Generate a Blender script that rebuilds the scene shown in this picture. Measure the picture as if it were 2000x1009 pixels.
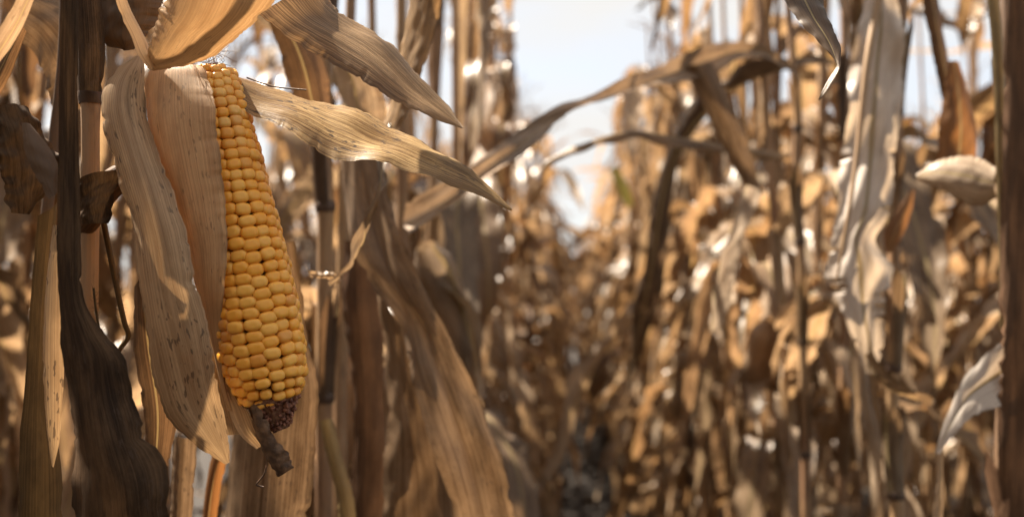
import bpy, math, random
import numpy as np
from mathutils import Vector, Matrix, Euler

for o in list(bpy.data.objects):
    bpy.data.objects.remove(o, do_unlink=True)
S = bpy.context.scene
COL = S.collection
R_ = math.radians

# ------------------------------------------------------------------ camera
CAM_H = 1.15
FPX = 1944.0                       # focal length in pixels of the 2000 px wide photo (35 mm on 36 mm)
FOCUS = 0.60
cam = bpy.data.cameras.new('camera')
cam.lens = 35.0
cam.sensor_width = 36.0
cam.sensor_fit = 'HORIZONTAL'
cam.clip_start = 0.02
cam.clip_end = 3000
cam.dof.use_dof = True
cam.dof.focus_distance = FOCUS
cam.dof.aperture_fstop = 4.8
cam.dof.aperture_blades = 0
camo = bpy.data.objects.new('camera', cam)
COL.objects.link(camo)
YAW, PITCH = R_(3.2), R_(3.2)
camo.location = (0, 0, CAM_H)
camo.rotation_euler = (R_(90) + PITCH, 0, YAW)
S.camera = camo
CAM_M = Matrix.Translation((0, 0, CAM_H)) @ Euler((R_(90) + PITCH, 0, YAW)).to_matrix().to_4x4()
CR = np.array(CAM_M.to_3x3())
CP = np.array((0, 0, CAM_H))

# ------------------------------------------------------------------ sky, sun, exposure
SUN_AZ = 62.0                      # degrees to the left of the row direction (+Y)
SUN_EL = 56.0
W = bpy.data.worlds.new('World')
S.world = W
W.use_nodes = True
nt = W.node_tree
nt.nodes.clear()
sky = nt.nodes.new('ShaderNodeTexSky')
sky.sky_type = 'NISHITA'
sky.sun_disc = False
sky.sun_elevation = R_(SUN_EL)
sky.sun_rotation = R_(-SUN_AZ)
sky.dust_density = 2.0
tc = nt.nodes.new('ShaderNodeTexCoord')
cmap = nt.nodes.new('ShaderNodeMapping')
cmap.inputs['Scale'].default_value = (1.0, 1.0, 2.6)
cmap.inputs['Location'].default_value = (0.35, 0.0, 0.2)
cn = nt.nodes.new('ShaderNodeTexNoise')
cn.inputs['Scale'].default_value = 3.2
cn.inputs['Detail'].default_value = 5
cn.inputs['Roughness'].default_value = 0.5
cr = nt.nodes.new('ShaderNodeValToRGB')
cr.color_ramp.elements[0].position = 0.30
cr.color_ramp.elements[1].position = 0.56
cr.color_ramp.elements[0].color = (0.66, 0.66, 0.66, 1)
cr.color_ramp.elements[1].color = (1, 1, 1, 1)
mx = nt.nodes.new('ShaderNodeMix')
mx.data_type = 'RGBA'
mx.inputs['B'].default_value = (3.35, 3.3, 3.2, 1)
bg = nt.nodes.new('ShaderNodeBackground')
bg.inputs['Strength'].default_value = 0.055
wo = nt.nodes.new('ShaderNodeOutputWorld')
nt.links.new(tc.outputs['Generated'], cmap.inputs['Vector'])
nt.links.new(cmap.outputs['Vector'], cn.inputs['Vector'])
nt.links.new(cn.outputs['Fac'], cr.inputs['Fac'])
nt.links.new(cr.outputs['Color'], mx.inputs['Factor'])
nt.links.new(sky.outputs['Color'], mx.inputs['A'])
nt.links.new(mx.outputs['Result'], bg.inputs['Color'])
nt.links.new(bg.outputs['Background'], wo.inputs['Surface'])

sl = bpy.data.lights.new('sun', 'SUN')
sl.energy = 5.0
sl.angle = R_(0.6)
sl.color = (1.0, 0.875, 0.72)
so = bpy.data.objects.new('sun', sl)
COL.objects.link(so)
sd = Vector((-math.sin(R_(SUN_AZ)) * math.cos(R_(SUN_EL)), math.cos(R_(SUN_AZ)) * math.cos(R_(SUN_EL)), math.sin(R_(SUN_EL))))
so.rotation_euler = sd.to_track_quat('Z', 'Y').to_euler()
so.location = sd * 30

S.view_settings.view_transform = 'Standard'
S.view_settings.look = 'None'
S.view_settings.gamma = 1.0
S.view_settings.exposure = 2.35
S.cycles.use_denoising = True
S.cycles.max_bounces = 8
S.cycles.transparent_max_bounces = 8
S.cycles.caustics_reflective = False
S.cycles.caustics_refractive = False
S.cycles.sample_clamp_indirect = 6.0

# ------------------------------------------------------------------ materials
def new_mat(name):
    m = bpy.data.materials.new(name)
    m.use_nodes = True
    m.node_tree.nodes.clear()
    return m, m.node_tree

class NB:
    """tiny node-tree helper"""
    def __init__(s, nt): s.nt = nt
    def n(s, t, **kw):
        o = s.nt.nodes.new(t)
        for k, v in kw.items(): setattr(o, k, v)
        return o
    def l(s, a, b): s.nt.links.new(a, b)
    def val(s, sock, v):
        if hasattr(v, 'is_output') or isinstance(v, bpy.types.NodeSocket): s.l(v, sock)
        else: sock.default_value = v
    def math(s, op, a, b=0.0, clamp=False):
        o = s.n('ShaderNodeMath', operation=op, use_clamp=clamp)
        s.val(o.inputs[0], a); s.val(o.inputs[1], b)
        return o.outputs[0]
    def noise(s, vec, scale=1.0, detail=2.0, rough=0.5):
        o = s.n('ShaderNodeTexNoise')
        s.l(vec, o.inputs['Vector'])
        o.inputs['Scale'].default_value = scale
        o.inputs['Detail'].default_value = detail
        o.inputs['Roughness'].default_value = rough
        return o.outputs['Fac']
    def smooth(s, v, a, b, c=0.0, d=1.0):
        o = s.n('ShaderNodeMapRange', interpolation_type='SMOOTHSTEP')
        s.val(o.inputs[0], v)
        for i, q in enumerate((a, b, c, d)): o.inputs[i + 1].default_value = q
        return o.outputs[0]
    def mix(s, f, a, b, blend='MIX'):
        o = s.n('ShaderNodeMix', data_type='RGBA', blend_type=blend)
        s.val(o.inputs['Factor'], f)
        for k, v in (('A', a), ('B', b)):
            if isinstance(v, tuple): o.inputs[k].default_value = (*v[:3], 1)
            else: s.l(v, o.inputs[k])
        return o.outputs['Result']
    def scaled(s, vec, sc, off=None):
        o = s.n('ShaderNodeVectorMath', operation='MULTIPLY')
        s.l(vec, o.inputs[0]); o.inputs[1].default_value = sc
        r = o.outputs[0]
        if off is not None:
            a = s.n('ShaderNodeVectorMath', operation='ADD')
            s.l(r, a.inputs[0]); s.l(off, a.inputs[1])
            r = a.outputs[0]
        return r

def leaf_mat(name, light, dark, spots=0.3, transl=0.35, rough=0.5, vary=0.5, rib=(0.42, 0.33, 0.16), ribw=0.035, tint=None, line=0.5, bump=0.25, vein=0.25, spec=0.45):
    m, t = new_mat(name)
    b = NB(t)
    uv = b.n('ShaderNodeUVMap', uv_map='M').outputs['UV']
    uvt = b.n('ShaderNodeUVMap', uv_map='T').outputs['UV']
    oi = b.n('ShaderNodeObjectInfo')
    rnd = oi.outputs['Random']
    offc = b.n('ShaderNodeCombineXYZ')
    b.l(b.math('MULTIPLY', rnd, 37.0), offc.inputs[0]); b.l(b.math('MULTIPLY', rnd, 91.0), offc.inputs[2])
    off = offc.outputs[0]
    fine = b.noise(b.scaled(uv, (1100, 3.5, 1), off), 1.0, 3.0, 0.65)
    mid = b.noise(b.scaled(uv, (260, 2.0, 1), off), 1.0, 2.0, 0.5)
    blot = b.noise(b.scaled(uv, (45, 16, 1), off), 1.0, 6.0, 0.68)
    lines = b.math('ADD', b.math('MULTIPLY', fine, 0.68), b.math('MULTIPLY', mid, 0.32))
    lf = b.smooth(lines, 0.40, 0.62)
    sv = b.n('ShaderNodeSeparateXYZ'); b.l(uv, sv.inputs[0])
    wob = b.noise(b.scaled(uv, (60, 3, 1), off), 1.0, 2.0)
    veins = b.smooth(b.math('SINE', b.math('ADD', b.math('MULTIPLY', sv.outputs[0], 2900.0), b.math('MULTIPLY', wob, 7.0))), 0.35, 0.95)
    f = b.math('ADD', b.math('MULTIPLY', lf, line), b.math('MULTIPLY', b.smooth(blot, 0.36, 0.66), 1 - line), True)
    c = b.mix(f, dark, light)
    c = b.mix(b.math('MULTIPLY', veins, vein), c, tuple(q * 0.45 for q in dark))
    # per-leaf variation: some greyer, some browner
    grey = tuple(0.45 * (light[0] + light[1] + light[2]) / 3 * q for q in (1.06, 0.97, 0.86))
    brown = (light[0] * 0.62, light[1] * 0.50, light[2] * 0.40)
    r2 = b.math('FRACT', b.math('MULTIPLY', rnd, 7.31))
    c = b.mix(b.math('MULTIPLY', b.smooth(rnd, 0.45, 1.0), vary), c, b.mix(f, tuple(q * 0.6 for q in grey), grey))
    c = b.mix(b.math('MULTIPLY', b.smooth(r2, 0.5, 1.0), vary), c, b.mix(f, tuple(q * 0.55 for q in brown), brown))
    # weather-stained patches and mildew specks, drawn out along the veins
    st = b.noise(b.scaled(uv, (60, 14, 1), off), 1.0, 5.0, 0.65)
    c = b.mix(b.math('MULTIPLY', b.smooth(st, 0.52, 0.7), 0.25 + 0.35 * spots), c, tuple(q * 0.42 for q in dark))
    sp = b.noise(b.scaled(uv, (420, 130, 1), off), 1.0, 2.0, 0.5)
    spm = b.noise(b.scaled(uv, (45, 20, 1), off), 1.0, 2.0, 0.5)
    c = b.mix(b.math('MULTIPLY', b.math('MULTIPLY', b.smooth(sp, 0.645 - 0.07 * spots, 0.70 - 0.07 * spots), b.smooth(spm, 0.52 - 0.10 * spots, 0.62 - 0.10 * spots)), min(1.0, spots * 0.95)), c, (0.075, 0.05, 0.036))
    # midrib
    sx = b.n('ShaderNodeSeparateXYZ'); b.l(uvt, sx.inputs[0])
    du = b.math('ABSOLUTE', b.math('SUBTRACT', sx.outputs[0], 0.5))
    if ribw > 0:
        c = b.mix(b.math('MULTIPLY', b.smooth(du, ribw * 0.6, ribw, 1, 0), 0.8), c, b.mix(fine, tuple(q * 0.7 for q in rib), rib))
    # dried brown margin
    edge = b.math('MULTIPLY', b.smooth(du, 0.43, 0.5), b.smooth(b.noise(b.scaled(uv, (8, 40, 1), off), 1.0, 3.0), 0.42, 0.6))
    c = b.mix(b.math('MULTIPLY', edge, 0.55), c, tuple(q * 0.4 for q in dark))
    p = b.n('ShaderNodeBsdfPrincipled')
    b.l(c, p.inputs['Base Color'])
    b.l(b.smooth(blot, 0.3, 0.7, rough - 0.1, rough + 0.12), p.inputs['Roughness'])
    p.inputs['Specular IOR Level'].default_value = spec
    bp = b.n('ShaderNodeBump')
    bp.inputs['Strength'].default_value = bump
    bp.inputs['Distance'].default_value = 0.0012
    hgt = b.math('ADD', b.math('MULTIPLY', lines, 1.0), b.math('MULTIPLY', st, 1.6))
    b.l(hgt, bp.inputs['Height'])
    b.l(bp.outputs[0], p.inputs['Normal'])
    tr = b.n('ShaderNodeBsdfTranslucent')
    tcol = b.mix(1.0, c, tint or (1.0, 0.83, 0.62), 'MULTIPLY')
    b.l(tcol, tr.inputs['Color'])
    b.l(bp.outputs[0], tr.inputs['Normal'])
    ms = b.n('ShaderNodeMixShader')
    ms.inputs[0].default_value = transl
    b.l(p.outputs[0], ms.inputs[1]); b.l(tr.outputs[0], ms.inputs[2])
    out = b.n('ShaderNodeOutputMaterial')
    b.l(ms.outputs[0], out.inputs['Surface'])
    return m

def stalk_mat(name, a, c_, node_dark=(0.06, 0.04, 0.025), vary=0.6):
    m, t = new_mat(name)
    b = NB(t)
    uv = b.n('ShaderNodeUVMap', uv_map='M').outputs['UV']
    rnd = b.n('ShaderNodeObjectInfo').outputs['Random']
    offc = b.n('ShaderNodeCombineXYZ')
    b.l(b.math('MULTIPLY', rnd, 53.0), offc.inputs[2])
    off = offc.outputs[0]
    fine = b.noise(b.scaled(uv, (500, 6, 1), off), 1.0, 2.0, 0.6)
    seg = b.noise(b.scaled(uv, (6, 5, 1), off), 1.0, 3.0, 0.6)
    blo = b.noise(b.scaled(uv, (90, 25, 1), off), 1.0, 4.0, 0.6)
    f = b.math('ADD', b.math('MULTIPLY', fine, 0.4), b.math('MULTIPLY', b.smooth(seg, 0.35, 0.65), 0.6), True)
    c = b.mix(f, c_, a)
    c = b.mix(b.math('MULTIPLY', b.smooth(blo, 0.5, 0.7), 0.55), c, tuple(q * 0.4 for q in c_))
    p = b.n('ShaderNodeBsdfPrincipled')
    b.l(c, p.inputs['Base Color'])
    p.inputs['Roughness'].default_value = 0.6
    bp = b.n('ShaderNodeBump'); bp.inputs['Strength'].default_value = 0.35; bp.inputs['Distance'].default_value = 0.001
    b.l(b.math('ADD', fine, blo), bp.inputs['Height']); b.l(bp.outputs[0], p.inputs['Normal'])
    out = b.n('ShaderNodeOutputMaterial'); b.l(p.outputs[0], out.inputs['Surface'])
    return m

M = {}
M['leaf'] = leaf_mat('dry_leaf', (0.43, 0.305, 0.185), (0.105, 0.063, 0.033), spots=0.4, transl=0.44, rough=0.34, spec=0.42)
M['leaf2'] = leaf_mat('dry_leaf_pale', (0.60, 0.47, 0.335), (0.24, 0.165, 0.105), spots=0.3, transl=0.40, rough=0.34, spec=0.42)
M['leaf3'] = leaf_mat('dry_leaf_brown', (0.23, 0.135, 0.07), (0.06, 0.033, 0.017), spots=0.4, transl=0.44, rough=0.34, spec=0.42)
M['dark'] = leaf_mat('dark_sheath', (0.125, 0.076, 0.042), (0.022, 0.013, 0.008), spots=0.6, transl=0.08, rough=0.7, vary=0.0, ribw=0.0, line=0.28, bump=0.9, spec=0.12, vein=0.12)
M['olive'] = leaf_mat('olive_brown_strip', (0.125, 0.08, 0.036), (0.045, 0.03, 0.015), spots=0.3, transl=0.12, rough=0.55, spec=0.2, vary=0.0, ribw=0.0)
M['husk'] = leaf_mat('husk_tan', (0.66, 0.45, 0.25), (0.42, 0.255, 0.128), spots=0.45, transl=0.2, rough=0.5, vary=0.0, ribw=0.0, line=0.5, bump=0.3, vein=0.18)
M['husk_spot'] = leaf_mat('husk_spotted', (0.58, 0.42, 0.255), (0.31, 0.20, 0.11), spots=0.75, transl=0.25, rough=0.52, vary=0.0, ribw=0.0, line=0.55, bump=0.4)
M['veined'] = leaf_mat('veined_straw_leaf', (0.70, 0.485, 0.225), (0.17, 0.09, 0.032), spots=0.95, transl=0.45, rough=0.40, vary=0.0, ribw=0.0, line=0.5, bump=0.6, vein=0.45)
M['veined_grey'] = leaf_mat('veined_tan_leaf', (0.52, 0.35, 0.19), (0.12, 0.07, 0.032), spots=0.35, transl=0.45, rough=0.42, vary=0.0, ribw=0.0, line=0.5, bump=0.6, vein=0.45)
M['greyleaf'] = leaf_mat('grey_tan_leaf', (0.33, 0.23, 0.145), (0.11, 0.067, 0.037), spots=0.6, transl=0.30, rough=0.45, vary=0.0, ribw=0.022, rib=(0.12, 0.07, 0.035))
M['paleleaf'] = leaf_mat('pale_ruffled_leaf', (0.74, 0.68, 0.61), (0.44, 0.37, 0.31), spots=0.2, transl=0.32, rough=0.42, vary=0.0, ribw=0.05, rib=(0.27, 0.20, 0.08))
M['arch'] = leaf_mat('weathered_grey_leaf', (0.44, 0.33, 0.235), (0.13, 0.085, 0.055), spots=0.4, transl=0.2, rough=0.34, vary=0.0, ribw=0.04, rib=(0.4, 0.3, 0.19))
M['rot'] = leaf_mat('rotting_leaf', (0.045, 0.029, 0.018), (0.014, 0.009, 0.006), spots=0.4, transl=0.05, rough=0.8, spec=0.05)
M['orange'] = leaf_mat('rust_leaf', (0.34, 0.165, 0.06), (0.16, 0.075, 0.03), spots=0.3, transl=0.42, rough=0.45, vary=0.2)
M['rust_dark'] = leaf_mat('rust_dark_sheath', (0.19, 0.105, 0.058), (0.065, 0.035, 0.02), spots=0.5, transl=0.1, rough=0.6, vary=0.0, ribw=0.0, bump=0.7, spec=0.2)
M['green'] = leaf_mat('green_leaf', (0.17, 0.17, 0.05), (0.10, 0.10, 0.03), spots=0.1, transl=0.45, rough=0.4, vary=0.0)
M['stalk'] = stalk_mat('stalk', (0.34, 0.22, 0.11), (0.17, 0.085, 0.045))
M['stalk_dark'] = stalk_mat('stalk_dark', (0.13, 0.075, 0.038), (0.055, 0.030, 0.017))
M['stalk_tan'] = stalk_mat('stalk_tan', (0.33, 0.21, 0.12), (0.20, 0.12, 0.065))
M['node'] = stalk_mat('stalk_joint', (0.09, 0.05, 0.03), (0.04, 0.022, 0.014))
M['olive_light'] = leaf_mat('olive_sheath', (0.30, 0.22, 0.10), (0.15, 0.10, 0.045), spots=0.25, transl=0.15, rough=0.45, vary=0.0, ribw=0.0)
M['tassel'] = leaf_mat('tassel', (0.50, 0.33, 0.17), (0.26, 0.15, 0.07), spots=0.2, transl=0.25, rough=0.5, ribw=0.0)

def kernel_mat(nm, ca, cb):
    m, t = new_mat(nm)
    b = NB(t)
    g = b.n('ShaderNodeNewGeometry')
    oi = b.n('ShaderNodeObjectInfo')
    r = b.math('FRACT', b.math('ADD', b.math('MULTIPLY', oi.outputs['Random'], 13.7), b.math('MULTIPLY', g.outputs['Random Per Island'], 5.3)))
    uvt = b.n('ShaderNodeUVMap', uv_map='T').outputs['UV']
    sx = b.n('ShaderNodeSeparateXYZ'); b.l(uvt, sx.inputs[0])
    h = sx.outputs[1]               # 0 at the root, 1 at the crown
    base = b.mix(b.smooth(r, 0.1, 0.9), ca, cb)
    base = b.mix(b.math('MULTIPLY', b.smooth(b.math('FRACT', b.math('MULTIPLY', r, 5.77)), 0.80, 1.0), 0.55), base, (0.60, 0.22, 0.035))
    c = b.mix(b.smooth(h, 0.35, 0.95), (0.52, 0.19, 0.022), base)  # deeper orange root; shade of the gaps between kernels put into the colour
    tco = b.n('ShaderNodeTexCoord')
    n = b.noise(tco.outputs['Object'], 260, 3.0)
    c = b.mix(b.math('MULTIPLY', b.smooth(n, 0.5, 0.75), 0.35), c, (0.80, 0.56, 0.22))
    p = b.n('ShaderNodeBsdfPrincipled')
    b.l(c, p.inputs['Base Color'])
    p.inputs['Roughness'].default_value = 0.36
    p.inputs['Specular IOR Level'].default_value = 0.45
    p.inputs['Subsurface Weight'].default_value = 0.25
    p.inputs['Subsurface Radius'].default_value = (0.9, 0.4, 0.1)
    p.inputs['Subsurface Scale'].default_value = 0.002
    bp = b.n('ShaderNodeBump'); bp.inputs['Strength'].default_value = 0.12; bp.inputs['Distance'].default_value = 0.001
    b.l(b.noise(tco.outputs['Object'], 700, 2.0), bp.inputs['Height']); b.l(bp.outputs[0], p.inputs['Normal'])
    out = b.n('ShaderNodeOutputMaterial'); b.l(p.outputs[0], out.inputs['Surface'])
    return m
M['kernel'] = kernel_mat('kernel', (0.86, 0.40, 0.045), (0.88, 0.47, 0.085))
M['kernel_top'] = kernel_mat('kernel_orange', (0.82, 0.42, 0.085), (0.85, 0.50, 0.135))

def simple_mat(name, a, c_, scale, rough=0.7, bump=0.3, dist=0.002, trans=0):
    m, t = new_mat(name)
    b = NB(t)
    co = b.n('ShaderNodeTexCoord').outputs['Object']
    n = b.noise(co, scale, 5.0, 0.6)
    c = b.mix(b.smooth(n, 0.35, 0.65), a, c_)
    p = b.n('ShaderNodeBsdfPrincipled'); b.l(c, p.inputs['Base Color']); p.inputs['Roughness'].default_value = rough
    bp = b.n('ShaderNodeBump'); bp.inputs['Strength'].default_value = bump; bp.inputs['Distance'].default_value = dist
    b.l(b.noise(co, scale * 2.5, 4.0), bp.inputs['Height']); b.l(bp.outputs[0], p.inputs['Normal'])
    out = b.n('ShaderNodeOutputMaterial'); b.l(p.outputs[0], out.inputs['Surface'])
    return m
M['cob'] = simple_mat('cob', (0.10, 0.03, 0.018), (0.26, 0.14, 0.08), 420, 0.8, 0.6, 0.001)
M['chaff'] = simple_mat('chaff', (0.085, 0.026, 0.016), (0.30, 0.13, 0.075), 300, 0.7)
M['silk'] = simple_mat('silk', (0.055, 0.03, 0.018), (0.15, 0.085, 0.045), 200, 0.6)
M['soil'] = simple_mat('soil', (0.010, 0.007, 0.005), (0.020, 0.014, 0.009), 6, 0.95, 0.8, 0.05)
M['hair'] = simple_mat('hair', (0.5, 0.38, 0.22), (0.6, 0.48, 0.3), 100, 0.5)

# ------------------------------------------------------------------ geometry helpers
def P(px, py, d):
    """a point of the place: seen at photo pixel (px,py), d metres ahead of the lens"""
    v = np.array(((px - 1000) / FPX * d, -(py - 504.5) / FPX * d, -d))
    return CP + CR @ v

def make_mesh(name, V, F, uvM, uvT, mat, mats=None, mi=None):
    """V (n,3); F (k,4) quads; uv per vertex"""
    me = bpy.data.meshes.new(name)
    V = np.ascontiguousarray(V, dtype=np.float32); F = np.ascontiguousarray(F, dtype=np.int32)
    me.vertices.add(len(V)); me.vertices.foreach_set('co', V.ravel())
    k = F.shape[1]
    me.loops.add(F.size); me.loops.foreach_set('vertex_index', F.ravel())
    me.polygons.add(len(F))
    me.polygons.foreach_set('loop_start', np.arange(0, F.size, k, dtype=np.int32))
    me.polygons.foreach_set('loop_total', np.full(len(F), k, dtype=np.int32))
    me.update(calc_edges=True)
    for nm, uv in (('M', uvM), ('T', uvT)):
        l = me.uv_layers.new(name=nm)
        l.data.foreach_set('uv', np.ascontiguousarray(uv, dtype=np.float32)[F.ravel()].ravel())
    me.polygons.foreach_set('use_smooth', np.ones(len(F), dtype=bool))
    for m in (mats or [mat]): me.materials.append(m)
    if mi is not None: me.polygons.foreach_set('material_index', np.ascontiguousarray(mi, dtype=np.int32))
    me.validate()
    return me

def link(name, me, parent=None, loc=None):
    o = bpy.data.objects.new(name, me)
    COL.objects.link(o)
    if parent is not None: o.parent = parent
    if loc is not None: o.location = loc
    return o

def empty(name, loc, label, cat, group=None, rot=(0, 0, 0), sc=1.0):
    o = bpy.data.objects.new(name, None)
    o.empty_display_size = 0.1
    COL.objects.link(o)
    o.location = loc; o.rotation_euler = rot; o.scale = (sc, sc, sc)
    o['label'] = label; o['category'] = cat
    if group: o['group'] = group
    return o

def grid_faces(n, m, wrap=False):
    i = np.arange(n - 1)[:, None]; mm = m if wrap else m - 1
    j = np.arange(mm)[None, :]
    a = i * m + j; b_ = i * m + (j + 1) % m
    return np.stack([a, b_, b_ + m, a + m], -1).reshape(-1, 4)

def grid_geo(pts, width, wrap=False):
    """(n,m,3) -> V,F,uvM,uvT"""
    n, m, _ = pts.shape
    c = pts.mean(1)
    s = np.concatenate([[0], np.cumsum(np.linalg.norm(np.diff(c, axis=0), axis=1))])
    t = np.linspace(0, 1, m)
    T = np.stack(np.broadcast_arrays(t[None, :], (s / max(s[-1], 1e-6))[:, None]), -1)
    Mm = np.stack(np.broadcast_arrays(t[None, :] * width, s[:, None]), -1)
    return pts.reshape(-1, 3), grid_faces(n, m, wrap), Mm.reshape(-1, 2), T.reshape(-1, 2)

def join_geo(gs):
    V, F, A, B, o = [], [], [], [], 0
    for v, f, a, b in gs:
        V.append(v); F.append(f + o); A.append(a); B.append(b); o += len(v)
    return np.concatenate(V), np.concatenate(F), np.concatenate(A), np.concatenate(B)

def cat(pts, n):
    """Catmull-Rom resample of a polyline (k,dim) at n points, even by chord length"""
    p = np.asarray(pts, float)
    if len(p) == 2: return p[0] + (p[1] - p[0]) * np.linspace(0, 1, n)[:, None]
    q = np.vstack([2 * p[0] - p[1], p, 2 * p[-1] - p[-2]])
    out = []
    for i in range(len(p) - 1):
        a, b, c, d = q[i:i + 4]
        t = np.linspace(0, 1, 24, endpoint=(i == len(p) - 2))[:, None]
        out.append(0.5 * (2 * b + (c - a) * t + (2 * a - 5 * b + 4 * c - d) * t ** 2 + (3 * b - a - 3 * c + d) * t ** 3))
    o = np.vstack(out)
    s = np.concatenate([[0], np.cumsum(np.linalg.norm(np.diff(o, axis=0), axis=1))])
    u = np.linspace(0, s[-1], n)
    return np.stack([np.interp(u, s, o[:, k]) for k in range(o.shape[1])], -1)

def prof(vals, n):
    v = np.atleast_1d(np.asarray(vals, float))
    if len(v) == 1: return np.full(n, v[0])
    return cat(np.stack([np.linspace(0, 1, len(v)), v], -1), n)[:, 1] if len(v) > 2 else np.linspace(v[0], v[1], n)

def edge_geo(L, Rr, dL, dR, bulge=0.2, fold=0.0, ruf=0.0, crum=0.0, n=70, m=17, seed=1, fq=7, rip=.05):
    """a leaf lofted between its two margins, each a polyline with its own depth;
    bulge/fold/ruf are fractions of the local width, positive toward the viewer"""
    rng = np.random.default_rng(seed)
    l2, r2 = cat(L, n), cat(Rr, n)
    a, b = prof(dL, n), prof(dR, n)
    pl = np.array([P(x, y, d) for (x, y), d in zip(l2, a)])
    pr = np.array([P(x, y, d) for (x, y), d in zip(r2, b)])
    t = np.linspace(0, 1, m)[None, :, None]
    pts = pl[:, None] * (1 - t) + pr[:, None] * t
    w = np.linalg.norm(pr - pl, axis=1)
    al = np.gradient((pl + pr) / 2, axis=0)
    nn = np.cross(pr - pl, al)
    nn /= np.linalg.norm(nn, axis=1)[:, None] + 1e-9
    sgn = np.sign(np.einsum('ij,ij->i', nn, CP - (pl + pr) / 2))
    sgn = np.sign(sgn.sum()) or 1
    nn = nn * sgn
    tt = np.linspace(0, 1, m)[None, :]
    s = np.linspace(0, 1, n)[:, None]
    bl = prof(bulge, n)[:, None]; fo = prof(fold, n)[:, None]
    off = bl * 4 * tt * (1 - tt) - fo * (1 - np.abs(2 * tt - 1)) 
    ph = rng.uniform(0, 6.28, 12)
    e = np.abs(2 * tt - 1) ** 2
    wave = np.sin(s * fq * 6.28 + ph[0] + 2.5 * np.sin(s * 5 + ph[1]) + (tt > 0.5) * ph[2])
    off = off + ruf * e * wave
    off = off + crum * (np.sin(s * 9 + tt * 5 + ph[3]) * 0.5 + np.sin(s * 21 - tt * 7 + ph[4]) * 0.3 + np.sin(s * 34 + tt * 17 + ph[5]) * 0.2)
    pts = pts + nn[:, None, :] * (off * w[:, None])[:, :, None]
    # ragged margins
    def rag(k):
        q = rng.normal(0, 1, (n + 2 * k, 2)); kk = np.ones(k) / k ** .5
        return np.stack([np.convolve(q[:, i], kk, 'same')[k:-k] if k > 1 else q[k:-k, i] for i in (0, 1)], -1)
    rg = .012 * rag(7) + .008 * rag(3) - rip * np.clip(rag(4) - 1.35, 0, 1.2)
    rgt = np.where(tt > .5, rg[:, [1]], rg[:, [0]])
    inpl = (pr - pl)[:, None, :] * ((rgt + ruf * .06 * np.sin(s * 40 + ph[6] + 3 * np.sin(s * 13 + ph[7]))) * e ** 2 * np.sign(2 * tt - 1))[:, :, None]
    pts = pts + inpl
    return grid_geo(pts, max(w.max(), 0.01))

def tube_geo(path, rad, k=10, n=None, flat=1.0, ridge=0.0, rseed=0):
    path = np.asarray(path, float)
    n = n or len(path)
    c = cat(path, n) if n != len(path) else path
    r = prof(rad, n)
    d = np.gradient(c, axis=0); d /= np.linalg.norm(d, axis=1)[:, None] + 1e-9
    ref = np.array((0.3, -1, 0.1)); ref /= np.linalg.norm(ref)
    x = np.cross(d, ref); x /= np.linalg.norm(x, axis=1)[:, None] + 1e-9
    y = np.cross(d, x)
    an = np.linspace(0, 2 * math.pi, k + 1)
    an[-1] = an[0]
    rr = 1 + ridge * np.cos(an * 3 + rseed)
    pts = c[:, None] + r[:, None, None] * ((x[:, None] * np.cos(an)[None, :, None]) + y[:, None] * flat * np.sin(an)[None, :, None]) * rr[None, :, None]
    return grid_geo(pts, 2 * math.pi * r.max())

def part(name, geo, mat, parent, base=None):
    """one part (or sub-part) mesh of the thing whose base stands at base"""
    v, f, a, b = geo
    o = np.array((base or parent).location)
    return link(name, make_mesh(name, v - o, f, a, b, mat), parent)

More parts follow.
